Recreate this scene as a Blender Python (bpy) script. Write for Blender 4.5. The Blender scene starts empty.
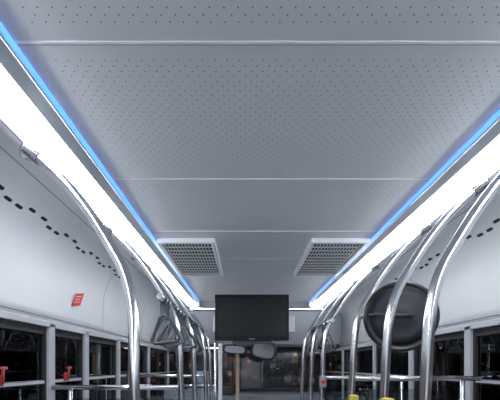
import bpy, bmesh, math, random
from mathutils import Vector, Matrix
random.seed(4)
S=bpy.context.scene
COL=S.collection
S.view_settings.view_transform='Standard'

# ------------------------------------------------------------ materials
def mat(name,col,rough=0.5,metal=0.0,emit=None,estr=0,spec=None,noise=0,nscale=20,bump=0):
    m=bpy.data.materials.new(name); m.use_nodes=True
    nt=m.node_tree; b=nt.nodes['Principled BSDF']
    b.inputs['Base Color'].default_value=(*col,1)
    b.inputs['Roughness'].default_value=rough
    b.inputs['Metallic'].default_value=metal
    if spec is not None: b.inputs['Specular IOR Level'].default_value=spec
    if emit:
        b.inputs['Emission Color'].default_value=(*emit,1); b.inputs['Emission Strength'].default_value=estr
    tc=nt.nodes.new('ShaderNodeTexCoord'); n=nt.nodes.new('ShaderNodeTexNoise'); n.inputs['Scale'].default_value=nscale
    nt.links.new(tc.outputs['Object'],n.inputs['Vector'])
    if noise:
        mx=nt.nodes.new('ShaderNodeMix'); mx.data_type='RGBA'
        mx.inputs[6].default_value=(*[c*(1-noise) for c in col],1); mx.inputs[7].default_value=(*[min(1,c*(1+noise)) for c in col],1)
        nt.links.new(n.outputs['Fac'],mx.inputs[0]); nt.links.new(mx.outputs[2],b.inputs['Base Color'])
    if bump:
        bp=nt.nodes.new('ShaderNodeBump'); bp.inputs['Strength'].default_value=bump; bp.inputs['Distance'].default_value=.002
        nt.links.new(n.outputs['Fac'],bp.inputs['Height']); nt.links.new(bp.outputs['Normal'],b.inputs['Normal'])
    return m

CEILC=(.70,.71,.735)
M_ceil=mat('ceiling_paint',CEILC,.34,noise=.04,nscale=6)
M_cove=mat('cove_plastic',(.65,.67,.70),.35,noise=.03,nscale=5)
M_trim=mat('trim_light',(.85,.86,.88),.35)
M_seam=mat('seam_dark',(.16,.17,.19),.6)
M_grback=mat('vent_cavity_dark',(.05,.05,.06),.8)
M_alu=mat('aluminium',(.62,.66,.72),.3,.7,noise=.04,nscale=30)
M_frame=mat('window_frame_paint',(.42,.44,.47),.4,noise=.04)
M_steel=mat('stainless_steel',(.70,.71,.73),.18,1.0,noise=.05,nscale=15)
M_diff=mat('light_diffuser',(.9,.9,.9),.4,emit=(.93,.965,1.0),estr=20)
M_blue=mat('blue_led',(.1,.3,1),.4,emit=(.06,.20,1.0),estr=2.6)
M_black=mat('black_plastic',(.012,.012,.014),.35)
M_tvb=mat('tv_bezel_plastic',(.004,.004,.005),.4,spec=.2)
M_disc=mat('disc_matte_plastic',(.040,.042,.050),.6,spec=.3)
M_rubber=mat('rubber',(.02,.02,.022),.7)
M_screen=mat('screen_panel',(.014,.016,.018),.35,spec=.15)
M_dgrey=mat('dark_grey_plastic',(.05,.055,.065),.45)
M_mgrey=mat('grey_plastic',(.27,.29,.32),.5)
M_header=mat('header_plastic',(.38,.40,.44),.5)
M_floor=mat('floor_vinyl',(.46,.47,.49),.5,noise=.2,nscale=120)
M_lower=mat('wall_lower_laminate',(.60,.62,.65),.5,noise=.05)
M_seat=mat('seat_fabric',(.22,.27,.40),.85,noise=.4,nscale=60,bump=.3)
M_seatsh=mat('seat_shell',(.50,.52,.56),.45)
M_yellow=mat('yellow_plastic',(.50,.42,.04),.4)
M_red=mat('red_plastic',(.55,.03,.03),.45)
M_dred=mat('red_light_tint',(.36,.03,.03),.45)  # dark red that stands in for red lights outside the left windows
M_white=mat('white_print',(.7,.6,.6),.5)
M_amber=mat('beige_wood',(.50,.37,.27),.6,noise=.2)
M_mirror=mat('mirror_glass',(.8,.82,.85),.03,1.0)
M_dmirror=mat('tinted_mirror_glass',(.30,.31,.33),.12,.6)
M_asph=mat('asphalt',(.07,.07,.075),.9,noise=.3)
M_strap=mat('strap_webbing',(.10,.11,.13),.8)
M_handle=mat('handle_plastic',(.16,.18,.21),.3)
M_gleam=mat('window_gleam_white',(.9,.9,.9),.4,emit=(.85,.95,1),estr=5)  # glow of the made-up box outside the right window
M_cabfill=mat('cab_fill_glow',(.9,.9,.9),.4,emit=(1,.9,.8),estr=6)  # glow of the lamp added to brighten the cab

def perforated():
    m=mat('ceiling_perforated',CEILC,.34)
    nt=m.node_tree; b=nt.nodes['Principled BSDF']
    tc=nt.nodes.new('ShaderNodeTexCoord'); sp=nt.nodes.new('ShaderNodeSeparateXYZ')
    nt.links.new(tc.outputs['Object'],sp.inputs[0])
    def M(op,a,bv=None):
        n=nt.nodes.new('ShaderNodeMath'); n.operation=op
        for i,v in enumerate((a,bv)):
            if v is None: continue
            if isinstance(v,(int,float)): n.inputs[i].default_value=v
            else: nt.links.new(v,n.inputs[i])
        return n.outputs[0]
    p=.034
    def grid(ox,oy):
        fx=M('SUBTRACT',M('FRACT',M('ADD',M('DIVIDE',sp.outputs[0],p),50+ox)),.5)
        fy=M('SUBTRACT',M('FRACT',M('ADD',M('DIVIDE',sp.outputs[1],p),50+oy)),.5)
        return M('SQRT',M('ADD',M('MULTIPLY',fx,fx),M('MULTIPLY',fy,fy)))
    d=M('MINIMUM',grid(0,0),grid(.5,.5))
    f=M('LESS_THAN',d,.062)
    mx=nt.nodes.new('ShaderNodeMix'); mx.data_type='RGBA'
    mx.inputs[6].default_value=(*CEILC,1); mx.inputs[7].default_value=(.18,.18,.20,1)
    nt.links.new(f,mx.inputs[0]); nt.links.new(mx.outputs[2],b.inputs['Base Color'])
    return m
M_perf=perforated()

def glass():
    m=bpy.data.materials.new('window_glass'); m.use_nodes=True; nt=m.node_tree; nt.nodes.clear()
    o=nt.nodes.new('ShaderNodeOutputMaterial'); mx=nt.nodes.new('ShaderNodeMixShader')
    t=nt.nodes.new('ShaderNodeBsdfTransparent'); g=nt.nodes.new('ShaderNodeBsdfGlossy'); fr=nt.nodes.new('ShaderNodeFresnel')
    t.inputs[0].default_value=(.8,.83,.85,1); g.inputs['Roughness'].default_value=.02; fr.inputs[0].default_value=1.8
    nt.links.new(fr.outputs[0],mx.inputs[0]); nt.links.new(t.outputs[0],mx.inputs[1]); nt.links.new(g.outputs[0],mx.inputs[2]); nt.links.new(mx.outputs[0],o.inputs[0])
    return m
M_glass=glass()

def city(name,cols,k,base,scale,th):
    m=mat(name,(.10,.10,.11),.8); nt=m.node_tree; b=nt.nodes['Principled BSDF']
    tc=nt.nodes.new('ShaderNodeTexCoord'); v=nt.nodes.new('ShaderNodeTexVoronoi'); v.distance='CHEBYCHEV'; v.inputs['Scale'].default_value=scale; v.inputs['Randomness'].default_value=.6
    nt.links.new(tc.outputs['Object'],v.inputs['Vector'])
    lt=nt.nodes.new('ShaderNodeMath'); lt.operation='LESS_THAN'; lt.inputs[1].default_value=th; nt.links.new(v.outputs['Distance'],lt.inputs[0])
    sp=nt.nodes.new('ShaderNodeSeparateColor'); nt.links.new(v.outputs['Color'],sp.inputs[0])
    cr=nt.nodes.new('ShaderNodeValToRGB'); e=cr.color_ramp; e.interpolation='CONSTANT'
    e.elements[0].position=0; e.elements[0].color=(*cols[0][1],1); e.elements[1].position=cols[1][0]; e.elements[1].color=(*cols[1][1],1)
    for p,c in cols[2:]:
        q=e.elements.new(p); q.color=(*c,1)
    nt.links.new(sp.outputs[0],cr.inputs[0])
    nt.links.new(cr.outputs[0],b.inputs['Emission Color'])
    ml=nt.nodes.new('ShaderNodeMath'); ml.operation='MULTIPLY_ADD'; ml.inputs[1].default_value=k; ml.inputs[2].default_value=base; nt.links.new(lt.outputs[0],ml.inputs[0])
    nt.links.new(ml.outputs[0],b.inputs['Emission Strength'])
    return m
M_city=city('building_facade_lights',[(0,(.05,.05,.07)),(.34,(.6,.08,.06)),(.43,(.16,.17,.20)),(.58,(.7,.40,.25)),(.66,(.28,.28,.32)),(.82,(.2,.32,.6)),(.90,(.7,.65,.6))],.9,.25,1.1,.34)
M_city2=city('far_facade_lights',[(0,(.03,.03,.035)),(.55,(.14,.12,.12)),(.72,(.55,.27,.14)),(.80,(.07,.07,.08)),(.93,(.7,.6,.45))],.7,.15,1.6,.24)

# ------------------------------------------------------------ geometry helpers
def empty(name,loc=(0,0,0)):
    o=bpy.data.objects.new(name,None); o.location=loc; o.empty_display_size=.1; COL.objects.link(o); return o
def mesh_obj(name,bm,m,parent=None,smooth=False):
    me=bpy.data.meshes.new(name); bm.normal_update(); bm.to_mesh(me); bm.free()
    ms=m if isinstance(m,(list,tuple)) else [m]
    for x in ms: me.materials.append(x)
    if smooth:
        for p in me.polygons: p.use_smooth=True
    o=bpy.data.objects.new(name,me); COL.objects.link(o)
    if parent:
        o.parent=parent; o.matrix_parent_inverse=Matrix.Translation(-Vector(parent.location))
    return o
def add_box(bm,a,b,mi=0,bev=0,mtx=None):
    x0,y0,z0=a;x1,y1,z1=b
    r=bmesh.ops.create_cube(bm,size=1)
    vs=r['verts']
    for v in vs: v.co=Vector(((x0+x1)/2+v.co.x*(x1-x0),(y0+y1)/2+v.co.y*(y1-y0),(z0+z1)/2+v.co.z*(z1-z0)))
    fs=set(f for v in vs for f in v.link_faces)
    if bev:
        es=set(e for v in vs for e in v.link_edges)
        rr=bmesh.ops.bevel(bm,geom=list(es),offset=bev,segments=3,affect='EDGES',profile=.5)
        fs=set(rr['faces'])|{f for f in fs if f.is_valid}
        allv=set(v for f in fs for v in f.verts)
    else: allv=set(vs)
    for f in fs:
        if f.is_valid: f.material_index=mi
    if mtx:
        for v in allv: v.co=mtx@v.co
def box(name,a,b,m,parent=None,bev=0,mtx=None):
    bm=bmesh.new(); add_box(bm,a,b,0,bev,mtx); return mesh_obj(name,bm,m,parent)
def catmull(pts,n=8):
    P=[Vector(p) for p in pts]; P=[P[0]*2-P[1]]+P+[P[-1]*2-P[-2]]; out=[]
    for i in range(1,len(P)-2):
        a,b,c,d=P[i-1:i+3]
        for k in range(n):
            t=k/n; out.append(.5*((2*b)+(c-a)*t+(2*a-5*b+4*c-d)*t*t+(3*b-a-3*c+d)*t**3))
    out.append(P[-2]); return out
def add_tube(bm,pts,r,seg=16,closed=False,mi=0):
    P=[Vector(p) for p in pts]; n=len(P); rings=[]
    up=None
    for i in range(n):
        if closed: t=(P[(i+1)%n]-P[i-1]).normalized()
        else: t=(P[min(i+1,n-1)]-P[max(i-1,0)]).normalized()
        if up is None:
            up=Vector((0,1,0)) if abs(t.y)<.9 else Vector((0,0,1))
        up=(up-t*up.dot(t)).normalized(); s=t.cross(up)
        rings.append([bm.verts.new(P[i]+(up*math.cos(2*math.pi*k/seg)+s*math.sin(2*math.pi*k/seg))*r) for k in range(seg)])
    for i in range(n if closed else n-1):
        A=rings[i];B=rings[(i+1)%n]
        for k in range(seg):
            f=bm.faces.new((A[k],B[k],B[(k+1)%seg],A[(k+1)%seg])); f.smooth=True; f.material_index=mi
    if not closed:
        f=bm.faces.new(rings[0]); f.material_index=mi; f=bm.faces.new(rings[-1][::-1]); f.material_index=mi
def tube(name,pts,r,m,parent=None,seg=16,closed=False):
    bm=bmesh.new(); add_tube(bm,pts,r,seg,closed); bmesh.ops.recalc_face_normals(bm,faces=bm.faces); return mesh_obj(name,bm,m,parent)
def add_lathe(bm,prof,mtx,seg=48,mi=0):
    rings=[]
    for (r,h) in prof:
        rings.append([bm.verts.new(mtx@Vector((r*math.cos(2*math.pi*k/seg),r*math.sin(2*math.pi*k/seg),h))) for k in range(seg)])
    for A,B in zip(rings,rings[1:]):
        for k in range(seg):
            f=bm.faces.new((A[k],B[k],B[(k+1)%seg],A[(k+1)%seg])); f.smooth=True; f.material_index=mi
    f=bm.faces.new(rings[0]); f.material_index=mi; f=bm.faces.new(rings[-1][::-1]); f.material_index=mi
def sweep(name,prof,y0,y1,m,parent=None,smooth=False,thick=0):
    bm=bmesh.new(); A=[bm.verts.new((x,y0,z)) for x,z in prof]; B=[bm.verts.new((x,y1,z)) for x,z in prof]
    for i in range(len(prof)-1): bm.faces.new((A[i],A[i+1],B[i+1],B[i]))
    o=mesh_obj(name,bm,m,parent,smooth)
    if thick:
        md=o.modifiers.new('sol','SOLIDIFY'); md.thickness=thick; md.offset=0
    return o

ZC=2.30; Y0=-2.6; Y1=4.35; YF=5.9
# ------------------------------------------------------------ floor / walls
box('floor',(-1.25,Y0,-.05),(1.25,YF,0),M_floor)
box('wall_rear',(-1.25,Y0-.06,0),(1.25,Y0,ZC+.05),M_cove)

# ceiling
ceil=empty('ceiling',(0,1,ZC))
joints=[-2.6,-1.2,.0,.866,1.50,2.08,2.62,Y1]
bm=bmesh.new()
for a,b in zip(joints,joints[1:]):
    perf = b<2.2
    m1=.045; m2=.05
    if perf:
        xs=[-.72,-.66,.66,.72]; ys=[a,a+m1,b-m1,b]
    else:
        xs=[-.72,.72]; ys=[a,b]
    for i in range(len(xs)-1):
        for j in range(len(ys)-1):
            vs=[bm.verts.new(c) for c in ((xs[i],ys[j],ZC),(xs[i],ys[j+1],ZC),(xs[i+1],ys[j+1],ZC),(xs[i+1],ys[j],ZC))]
            f=bm.faces.new(vs); f.material_index=1 if perf and i==1 and j==1 else 0
bmesh.ops.remove_doubles(bm,verts=bm.verts,dist=1e-5)
mesh_obj('panels',bm,[M_ceil,M_perf],ceil)
box('roof_core',(-.74,Y0,ZC+.004),(.74,Y1+.3,ZC+.05),M_mgrey,ceil)
bm=bmesh.new()
for j in joints[1:-1]:
    h=.0035 if j<2 else .0022
    add_box(bm,(-.72,j-h,ZC-.003),(.72,j+h,ZC+.002),0)
    add_box(bm,(-.72,j+h,ZC-.0012),(.72,j+h*2,ZC+.002),1)
mesh_obj('joint_strips',bm,[M_trim,M_seam],ceil)

# ------------------------------------------------------------ cove
def cove_pt(t):
    c=max(0,math.cos(math.radians(t))); s=max(0,math.sin(math.radians(t)))
    return .905+.315*c**(2/2.6), 1.85+.39*s**(2/2.6)
cove=[(.905,2.24)]+[cove_pt(t) for t in range(87,0,-3)]+[(1.222,1.85),(1.224,1.76),(1.224,1.685)]
def cove_at_z(z):
    for (x0,z0),(x1,z1) in zip(cove,cove[1:]):
        if z1<=z<=z0:
            k=(z0-z)/(z0-z1+1e-9); p=Vector((x0+(x1-x0)*k,z)); t=Vector((x1-x0,z1-z0)).normalized()
            return p,t
for s,side in ((-1,'left'),(1,'right')):
    W=empty('wall_'+side,(s*1.24,1,1))
    sweep('cove_panel',[(s*x,z) for x,z in cove],Y0,Y1+.35,M_cove,W,True,.004)
    box('lower_panel',(min(s*1.226,s*1.30),Y0,0),(max(s*1.226,s*1.30),YF,.86),M_lower,W)
    bm=bmesh.new()
    for y in (.35,1.22,2.55,3.5):
        prof=cove[6:]
        A=[];B=[]
        for i,(x,z) in enumerate(prof):
            j=min(i+1,len(prof)-1); k=max(i-1,0)
            t=Vector((prof[j][0]-prof[k][0],prof[j][1]-prof[k][1])).normalized(); n=Vector((t.y,-t.x))
            if n.x>0: n=-n
            q=Vector((x,z))+n*.004
            A.append(bm.verts.new((s*q.x,y-.002,q.y))); B.append(bm.verts.new((s*q.x,y+.002,q.y)))
        for i in range(len(A)-1): bm.faces.new((A[i],A[i+1],B[i+1],B[i]))
    mesh_obj('seams',bm,M_seam,W)
    for zz,hh in ((2.2345,.002),(1.72,.003)):
        p,t=cove_at_z(zz); n=Vector((t.y,-t.x)); n=-n if n.x>0 else n
        q=p+n*.004; a=q-t*hh; b=q+t*hh
        sweep('seam_long',[(s*a.x,a.y),(s*b.x,b.y)],Y0,Y1+.3,M_seam,W)
    bm=bmesh.new(); p,t=cove_at_z(2.180 if s<0 else 2.170); n=Vector((t.y,-t.x)); n=-n if n.x>0 else n
    y=.75; k=0
    while y<2.75:
        L=.044
        row=.022 if k%4 in (1,2) else 0
        c=p+n*.0035+t*row
        ring=[]
        for i in range(20):
            a=2*math.pi*i/20; u=math.cos(a)*.0085; v=math.sin(a)*.0085
            v+=L/2-.0085 if v>=0 else -(L/2-.0085)
            q=c+t*u
            ring.append(bm.verts.new((s*q.x,y+v,q.y)))
        bm.faces.new(ring)
        y+=.068 if k%4!=3 else .09
        k+=1
    mesh_obj('air_slots',bm,M_black,W)
    ups=[-2.55,-1.3,.2,1.86,2.27,2.85,3.75,4.7,5.8] if s<0 else [-2.55,-1.3,.2,1.97,2.65,3.4,4.5,5.8]
    bm=bmesh.new()
    X0,X1=sorted((s*1.205,s*1.262))
    for u in ups:
        add_box(bm,(X0,u-.028,.86),(X1,u+.028,1.69),0,.004)
    add_box(bm,(X0,Y0,.84),(X1,YF,.89),0,.004)
    add_box(bm,(X0,Y0,1.665),(X1,YF,1.70),0,.004)
    X0,X1=sorted((s*1.222,s*1.258))
    for a,b in zip(ups,ups[1:]):
        add_box(bm,(X0,a+.028,1.625),(X1,b-.028,1.665),1)
        add_box(bm,(X0,a+.028,.89),(X1,b-.028,.91),1)
        add_box(bm,(X0,a+.028,.89),(X1,a+.045,1.64),1)
        add_box(bm,(X0,b-.045,.89),(X1,b-.028,1.64),1)
        add_box(bm,(X0,a+.045,1.352),(X1,b-.045,1.372),2,.003)
        if b-a>.8:
            mi=(a+b)/2
            add_box(bm,(X0,mi-.012,1.37),(X1,mi+.012,1.64),1)
            if mi>0:
                add_box(bm,(X0,mi+.38,.9),(X1,mi+.40,1.64),2)
                add_box(bm,(X0-.004,mi+.02,1.46),(X1+.004,mi+.06,1.50),2,.003)
    mesh_obj('window_frames',bm,[M_frame,M_rubber,M_dgrey],W)
    for i,(a,b) in enumerate(zip(ups,ups[1:])):
        nm='window_%d'%(i+1+(0 if s<0 else 20))
        X0,X1=sorted((s*1.238,s*1.242))
        box(nm,(X0,a+.03,.90),(X1,b-.03,1.65),M_glass)

    L=empty('ceiling_light_strip',(s*.8,1,2.27))
    def P(u):
        return (.72+.185*u,2.298-.053*u)
    def seg(nm,u0,u1,m,drop=0,y0=Y0,y1=Y1-.05):
        a=P(u0);b=P(u1); pts=[(s*a[0],a[1]-drop),(s*b[0],b[1]-drop)]
        return sweep(nm,pts,y0,y1,m,L)
    # inward-facing blue LED tape washing the edge of the ceiling
    sweep('blue_led_line',[(s*.722,2.2985),(s*.733,2.284)],Y0,Y1-.05,M_blue,L)
    seg('housing_web',.08,.36,M_alu,.006)
    a=P(.085); tube('web_lip',[(s*a[0],Y0,a[1]-.009),(s*a[0],Y1-.05,a[1]-.009)],.0045,M_alu,L,10)
    bm=bmesh.new(); prof=[]
    for i in range(11):
        u=.36+.62*i/10; q=P(u); h=.022*math.sin(math.pi*i/10)
        prof.append((s*q[0],q[1]-.002-h))
    A=[bm.verts.new((x,Y0,z)) for x,z in prof]; B=[bm.verts.new((x,Y1-.05,z)) for x,z in prof]
    for i in range(10): bm.faces.new((A[i],A[i+1],B[i+1],B[i]))
    mesh_obj('diffuser',bm,M_diff,L,True)
    a=P(.985); tube('outer_lip',[(s*a[0],Y0,a[1]-.004),(s*a[0],Y1-.05,a[1]-.004)],.006,M_alu,L,10)
    sweep('back_tray',[(s*.72,2.302),(s*.91,2.262)],Y0,Y1+.3,M_mgrey,L)
    a=P(-.02);b=P(1.0); x0,x1=sorted((s*a[0],s*b[0]))
    box('end_cap',(x0,Y1-.05,2.225),(x1,Y1-.02,2.30),M_trim,L,.004)

def sticker(s,y,z,h,w):
    p,t=cove_at_z(z); n=Vector((t.y,-t.x)); n=-n if n.x>0 else n
    E=empty('warning_sticker',(s*p.x,y,z))
    def quad(nm,u0,u1,v0,v1,off,m):
        bm=bmesh.new(); vs=[]
        for u,v in ((u0,v0),(u1,v0),(u1,v1),(u0,v1)):
            # leaning parallelogram-like print: rotated on the panel
            an=-.45
            uu=u*math.cos(an)+v*math.sin(an)*-1; vv=u*math.sin(an)*-.5+v*math.cos(an)
            q=p+n*off+t*(-vv)
            vs.append(bm.verts.new((s*q.x,y+uu,q.y)))
        bm.faces.new(vs); return mesh_obj(nm,bm,m,E)
    quad('red_field',-w/2,w/2,-h/2,h/2,.0075,M_red)
    for i in range(3):
        v=h*(.25-.22*i); quad('text_line_%d'%i,-w*.36,w*(.30-.1*(i%2)),v-.003,v+.002,.0085,M_white)
sticker(-1,2.16,1.885,.10,.12)
sticker(1,2.33,1.80,.06,.07)

# ------------------------------------------------------------ ceiling air vents
for s in (-1,1):
    E=empty('ceiling_air_vent',(s*.515,2.6,ZC))
    bm=bmesh.new()
    xa,xb=sorted((s*.32,s*.712)); ya,yb=2.19,3.03; zt=ZC; zb=ZC-.032
    w=.03
    add_box(bm,(xa,ya,zb),(xb,ya+w,zt),0,.006); add_box(bm,(xa,yb-w,zb),(xb,yb,zt),0,.006)
    add_box(bm,(xa,ya+w*.9,zb),(xa+w,yb-w*.9,zt),0,.006); add_box(bm,(xb-w,ya+w*.9,zb),(xb,yb-w*.9,zt),0,.006)
    mesh_obj('frame',bm,M_trim,E)
    box('backing',(xa+w,ya+w,zt-.010),(xb-w,yb-w,zt-.006),M_grback,E)
    bm=bmesh.new(); ny=11
    for i in range(1,ny):
        y=ya+w+(yb-ya-2*w)*i/ny
        add_box(bm,(xa+w,y-.009,zb+.005),(xb-w,y+.009,zb+.008),0)
    nx=15
    for i in range(1,nx):
        x=xa+w+(xb-xa-2*w)*i/nx
        add_box(bm,(x-.003,ya+w,zb+.003),(x+.003,yb-w,zb+.006),1)
    mesh_obj('grille_bars',bm,[M_trim,M_trim],E)

# ------------------------------------------------------------ stanchions
def stanchion(s,y,lean=0):
    E=empty('grab_pole',(s*.48,y,0))
    prof=[(.47,0),(.47,.7),(.475,1.2),(.483,1.40),(.497,1.62),(.53,1.76),(.59,1.87),(.665,1.985),(.745,2.085),(.83,2.17),(.905,2.232)]
    pts=catmull([(s*x,y+lean*max(0,z-1.4),z) for x,z in prof],8)
    tube('tube',pts,.0185,M_steel,E,20)
    bm=bmesh.new(); add_lathe(bm,[(.045,0),(.045,.006),(.03,.014),(.022,.03)],Matrix.Translation((s*.47,y,0)),24)
    d=(pts[-1]-pts[-4]).normalized(); q=d.to_track_quat('Z','Y').to_matrix().to_4x4()
    add_lathe(bm,[(.0215,-.06),(.0215,-.012),(.034,-.008),(.034,.0)],Matrix.Translation(pts[-1])@q,24)
    mesh_obj('flanges',bm,M_steel,E)
    return E
left_y=[1.08,1.85,2.35,3.0,3.45]
right_y=[1.10,1.42,1.85,2.57,3.0,3.45]
LP={}; RP={}
for y in left_y: LP[y]=stanchion(-1,y,.14 if y<1.5 else 0)
for y in right_y: RP[y]=stanchion(1,y)
for s in (-1,1): stanchion(s,-.9)

def stop_button(E,s,y,z,m):
    x=s*.479
    box('stop_button_housing',(x-.024,y-.05,z-.045),(x+.024,y-.012,z+.045),m,E,.008)
    bm=bmesh.new(); add_lathe(bm,[(.017,0),(.017,.006),(.013,.010)],Matrix.Translation((x,y-.05,z))@Matrix.Rotation(math.radians(90),4,'X'),24)
    mesh_obj('stop_button_cap',bm,M_red,E)
    bm=bmesh.new(); add_lathe(bm,[(.023,-.03),(.023,.03)],Matrix.Translation((x,y,z)),20); mesh_obj('stop_button_clamp',bm,M_dgrey,E)
stop_button(RP[1.42],1,1.42,1.270,M_yellow); stop_button(RP[1.85],1,1.85,1.245,M_yellow); stop_button(RP[2.57],1,2.57,1.33,M_mgrey)

# longitudinal overhead rails with handles
RX=.548; RZ=1.80
for s,a,b,ys in ((-1,1.85,3.45,[1.72,1.79,1.91,1.98,2.07,2.17,2.27,2.48,2.6,2.74,2.88,3.1,3.25]),(1,2.57,3.45,[2.68,2.8,3.12,3.25])):
    R=empty('overhead_handrail',(s*RX,a,RZ))
    tube('rail',[(s*RX,a-(.2 if s<0 else .05),RZ),(s*RX,b+.05,RZ)],.016,M_steel,R)
    for i,y in enumerate(ys):
        H=empty('hanging_grab_handle',(s*RX,y,RZ))
        rot=Matrix.Translation((s*RX,y,RZ))@Matrix.Rotation(math.radians(random.uniform(-8,8)),4,'Y')@Matrix.Rotation(math.radians(random.uniform(15,60)*(1 if i%2 else -1)),4,'Z')@Matrix.Diagonal((1.25,1.25,1.15,1))
        bm=bmesh.new(); add_lathe(bm,[(.0205,-.014),(.0205,.014)],Matrix.Translation((s*RX,y,RZ))@Matrix.Rotation(math.radians(90),4,'X'),20)
        mesh_obj('collar',bm,M_dgrey,H)
        box('strap',(-.014,-.003,-.085),(.014,.003,-.016),M_strap,H,0,rot)
        tri=[(0,0,-.075),(.02,0,-.085),(.055,0,-.155),(.066,0,-.185),(.055,0,-.198),(0,0,-.20),(-.055,0,-.198),(-.066,0,-.185),(-.055,0,-.155),(-.02,0,-.085)]
        P=[Vector(p) for p in tri]
        tube('grip_loop',[rot@p for p in P],.0085,M_handle if i%3 else M_dgrey,H,12,True)

# ------------------------------------------------------------ transverse bar + monitor
E=empty('transverse_handrail',(0,3.45,2.04))
tube('bar',[(-.69,3.45,2.04),(.69,3.45,2.04)],.017,M_steel,E)
T=empty('television_monitor',(-.05,3.36,1.94))
tx,tz,hw,hh=-.05,1.94,.375,.232
box('case',(tx-hw,3.345,tz-hh),(tx+hw,3.40,tz+hh),M_tvb,T,.012)
bm=bmesh.new(); b=.026
for q in (((tx-hw,3.335,tz+hh-b),(tx+hw,3.35,tz+hh)),((tx-hw,3.335,tz-hh),(tx+hw,3.35,tz-hh+b*1.6)),((tx-hw,3.335,tz-hh+b),(tx-hw+b,3.35,tz+hh-b)),((tx+hw-b,3.335,tz-hh+b),(tx+hw,3.35,tz+hh-b))):
    add_box(bm,q[0],q[1],0,.003)
mesh_obj('bezel',bm,M_tvb,T)
box('screen',(tx-hw+b,3.341,tz-hh+b*1.6),(tx+hw-b,3.3445,tz+hh-b),M_screen,T)
box('badge',(tx-.03,3.333,tz-hh+.012),(tx+.03,3.336,tz-hh+.02),M_mgrey,T)
box('lower_mount',(tx-.20,3.36,tz-hh-.03),(tx+.20,3.40,tz-hh+.01),M_dgrey,T,.008)
for x in (-.15,.15):
    box('hanger_clamp',(tx+x-.02,3.40,tz-.04),(tx+x+.02,3.428,tz+.13),M_black,T)
# ------------------------------------------------------------ front bulkhead, windshield
Wf=empty('wall_front',(0,4.6,2))
def face_prof(name,x0,x1,prof,m,parent):
    bm=bmesh.new(); A=[bm.verts.new((x0,y,z)) for y,z in prof]; B=[bm.verts.new((x1,y,z)) for y,z in prof]
    for i in range(len(prof)-1): bm.faces.new((A[i],B[i],B[i+1],A[i+1]))
    return mesh_obj(name,bm,m,parent)
face_prof('header_panel',-1.22,1.22,[(4.34,2.30),(4.42,2.20),(4.60,1.86),(4.66,1.76),(4.80,1.73),(5.6,1.80)],M_header,Wf)
box('header_hatch',(-.55,4.42,1.90),(.55,4.52,2.12),M_header,Wf,.01,)
box('front_lower',(-1.24,YF-.05,0),(1.24,YF+.02,1.05),M_dgrey,Wf)
box('a_pillar_left',(-1.25,YF-.08,1.0),(-1.12,YF,2.0),M_dgrey,Wf)
box('a_pillar_right',(1.12,YF-.08,1.0),(1.25,YF,2.0),M_dgrey,Wf)
box('top_rail',(-1.24,YF-.08,1.72),(1.24,YF,2.3),M_dgrey,Wf)
box('window_50',(-1.12,YF-.03,1.05),(1.12,YF-.025,1.74),M_glass)
E=empty('added_cab_fill',(-.6,5.2,1.74))  # made-up lamp, added to brighten the driver area
box('base',(-.75,5.12,1.735),(-.45,5.28,1.765),M_mgrey,E,.006)
box('lens',(-.73,5.14,1.725),(-.47,5.26,1.736),M_cabfill,E,.004)
D=empty('dashboard',(0,5.5,1))
box('body',(-1.18,5.35,.6),(1.18,YF-.08,1.0),M_mgrey,D,.04)
box('hood',(-1.0,5.3,.98),(-.3,5.6,1.12),M_dgrey,D,.04)
def mirror(x,y,z,w,h,yaw,roll,gm):
    E=empty('rear_view_mirror',(x,y,z))
    mtx=Matrix.Translation((x,y,z))@Matrix.Rotation(math.radians(yaw),4,'Z')@Matrix.Rotation(math.radians(roll),4,'Y')
    bm=bmesh.new(); n=36
    def ring(sc,yy):
        out=[]
        for k in range(n):
            a=2*math.pi*k/n; c,s_=math.cos(a),math.sin(a)
            out.append(bm.verts.new(mtx@Vector((w/2*sc*math.copysign(abs(c)**.6,c),yy,h/2*(sc)*math.copysign(abs(s_)**.6,s_)))))
        return out
    R=[ring(.80,-.006),ring(.84,-.016),ring(1,-.012),ring(1,.012),ring(.7,.04)]
    for A,B in zip(R,R[1:]):
        for k in range(n):
            f=bm.faces.new((A[k],A[(k+1)%n],B[(k+1)%n],B[k])); f.smooth=True
    f=bm.faces.new(R[0][::-1]); f.material_index=1
    bm.faces.new(R[-1]); bmesh.ops.recalc_face_normals(bm,faces=bm.faces)
    mesh_obj('housing',bm,[M_black,gm],E)
    tube('arm',catmull([(x,y+.03,z),(x,y+.08,z+.05),(x,y+.08,1.79)],6),.01,M_black,E)
mirror(.13,4.45,1.665,.36,.25,-15,12,M_dmirror)
mirror(-.26,4.48,1.675,.34,.12,12,4,M_mgrey)
# driver partition
E=empty('driver_partition',(-.45,4.2,.6))
box('panel',(-1.15,4.19,.05),(-.50,4.215,1.15),M_mgrey,E,.005)
tube('post',[(-.5,4.2,0),(-.5,4.2,1.73),(-.5,4.5,1.80)],.018,M_steel,E)
tube('top_rail',[(-1.17,4.2,1.2),(-.5,4.2,1.2)],.016,M_steel,E)
box('wood_post',(-.25,4.66,.0),(-.20,4.70,1.75),M_amber,E,.005)
box('white_post',(-.47,4.3,.0),(-.42,4.34,1.74),M_trim,E,.005)
Dr=empty('driver_seat',(-.7,4.75,0))
box('pedestal',(-.85,4.65,.0),(-.55,4.95,.42),M_black,Dr,.02)
box('cushion',(-.95,4.55,.42),(-.48,5.05,.55),M_seat,Dr,.04)
box('backrest',(-.93,4.5,.5),(-.5,4.62,1.15),M_seat,Dr,.05)
box('headrest',(-.83,4.5,1.18),(-.6,4.6,1.38),M_seat,Dr,.04)

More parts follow.
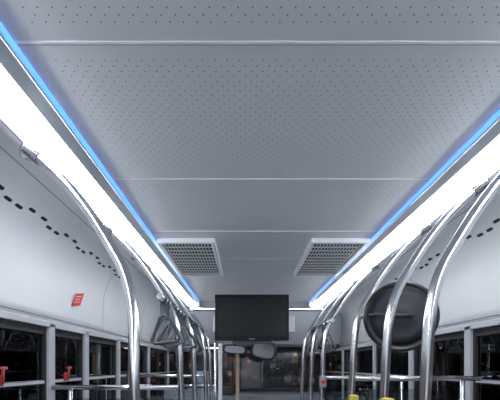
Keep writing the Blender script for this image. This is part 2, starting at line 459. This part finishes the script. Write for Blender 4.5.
# ------------------------------------------------------------ convex mirror disc
E=empty('convex_safety_mirror',(.63,1.72,1.70))
q=Matrix.Translation((.70,1.74,1.71))@Matrix.Rotation(math.radians(-12),4,'Z')@Matrix.Rotation(math.radians(92),4,'X')
bm=bmesh.new()
add_lathe(bm,[(.02,.026),(.045,.026),(.05,.020),(.10,.017),(.162,.010)],q,64,2)
add_lathe(bm,[(.160,.011),(.168,.020),(.178,.020),(.186,.010),(.186,-.012),(.176,-.02)],q,64,0)
add_lathe(bm,[(.176,-.02),(.165,-.022),(.12,-.045),(.06,-.06),(.001,-.065)],q,64,1)
mesh_obj('dish',bm,[M_black,M_mirror,M_disc],E)
tube('bracket',[(.52,1.85,1.72),(.56,1.72,1.72),(.60,1.69,1.71),(.75,1.70,1.71)],.009,M_dgrey,E,12)

# red shapes on the left window rails, standing in for red lights outside
for y in (1.47,2.02):
    E=empty('red_light_standin',(-1.2,y,1.40))
    box('red_block',(-1.222,y-.018,1.36),(-1.205,y+.018,1.41),M_dred,E,.004)
    tube('red_bar',[(-1.198,y,1.37),(-1.198,y,1.44)],.006,M_dred,E,12)
    tube('red_crossbar',[(-1.198,y-.022,1.44),(-1.198,y+.022,1.44)],.007,M_dred,E,12)

# ------------------------------------------------------------ seat rails + seats
for s,y,z in ((1,1.85,1.38),(1,2.57,1.36),(-1,1.85,1.33),(-1,3.0,1.36)):
    R=empty('partition_rail',(s*.8,y,z))
    tube('rail',[(s*.478,y,z),(s*1.2,y,z)],.014,M_steel,R)
    tube('upright',[(s*1.1,y,0),(s*1.1,y,z)],.012,M_steel,R)
    xa,xb=sorted((s*.52,s*1.08))
    box('glazed_panel',(xa,y-.004,.5),(xb,y+.004,z-.06),M_glass,R)
def seat(s,y):
    E=empty('passenger_seat',(s*.82,y,0))
    for k in (0,1):
        x0=.53+k*.315; x1=x0+.30
        xa,xb=sorted((s*x0,s*x1))
        box('cushion_%d'%k,(xa,y,.42),(xb,y+.42,.50),M_seat,E,.03)
        m=Matrix.Translation((0,y,.46))@Matrix.Rotation(math.radians(9),4,'X')
        box('backrest_%d'%k,(xa,-.03,0),(xb,.04,.66),M_seat,E,.03,m)
        box('shell_%d'%k,(xa-.004,-.06,-.02),(xb+.004,-.028,.69),M_seatsh,E,.012,m)
        pts=[m@Vector(p) for p in ((xa+.05,-.035,.64),(xa+.06,-.035,.71),(xa+.09,-.035,.735),(xb-.09,-.035,.735),(xb-.06,-.035,.71),(xb-.05,-.035,.64))]
        tube('grab_%d'%k,pts,.011,M_dgrey,E,12)
    xa,xb=sorted((s*.62,s*1.08))
    box('leg_frame',(xa,y+.1,0),(xb,y+.3,.42),M_dgrey,E,.01)
for y in (.35,1.25,2.0,2.75):
    for s in (-1,1): seat(s,y)

# ------------------------------------------------------------ outside
box('street_ground',(-40,-30,-.45),(40,60,-.40),M_asph)
def building(x0,x1,y0,y1,h,m):
    E=empty('building',((x0+x1)/2,(y0+y1)/2,-.4))
    box('facade',(x0,y0,-.4),(x1,y1,h),m,E)
    box('parapet',(x0-.2,y0-.2,h),(x1+.2,y1+.2,h+.4),M_dgrey,E)
    box('shop_canopy',(x0-.5,y0-.5,3.3),(x1+.5,y1+.5,3.5),M_dgrey,E)
building(-22,-11,-8,8,9,M_city); building(-24,-12,10,26,12,M_city); building(11,22,-6,7,8,M_city); building(12,24,9,26,11,M_city); building(-9,10,32,42,10,M_city2)
E=empty('window_gleam_standin',(11.2,16,2.9))  # made-up lit box standing in for a bright outline in the right window
box('gleam_box',(11.15,14.6,2.60),(11.4,17.6,3.1),M_mgrey,E,.03)
for z in (2.70,3.0): tube('gleam_tube_h',[(11.11,14.8,z),(11.11,17.4,z)],.07,M_gleam,E,10)
for y in (14.8,17.4): tube('gleam_tube_v',[(11.11,y,2.70),(11.11,y,3.0)],.07,M_gleam,E,10)
for y in (14.7,17.5): box('gleam_post',(11.2,y-.05,-.4),(11.3,y+.05,2.62),M_mgrey,E)
M_lamp=mat('lamp_glow',(1,.9,.7),.5,emit=(1,.82,.6),estr=60)
def lamp(x,y):
    E=empty('street_lamp',(x,y,-.4))
    tube('pole',catmull([(x,y,-.4),(x,y,3),(x,y,4.6),(x*.9,y,5.0),(x*.8,y,5.05)],5),.06,M_mgrey,E)
    box('lamp_head',(x*.8-.25,y-.12,4.95),(x*.8+.25,y+.12,5.05),M_dgrey,E,.02); box('lamp_lens',(x*.8-.2,y-.1,4.93),(x*.8+.2,y+.1,4.95),M_lamp,E)
for x,y in ((-7,6),(-7,14),(7,5),(7,13),(-4,24)): lamp(x,y)

w=bpy.data.worlds.new('night'); S.world=w; w.use_nodes=True
w.node_tree.nodes['Background'].inputs[0].default_value=(.035,.037,.050,1); w.node_tree.nodes['Background'].inputs[1].default_value=1

cam=bpy.data.cameras.new('camera'); co=bpy.data.objects.new('camera',cam); COL.objects.link(co)
co.location=(-.12,0,1.45); co.rotation_euler=(math.radians(90),0,0)
cam.sensor_width=36; cam.lens=330/500*36; cam.shift_y=.332; cam.shift_x=.01; cam.clip_start=.02
S.camera=co
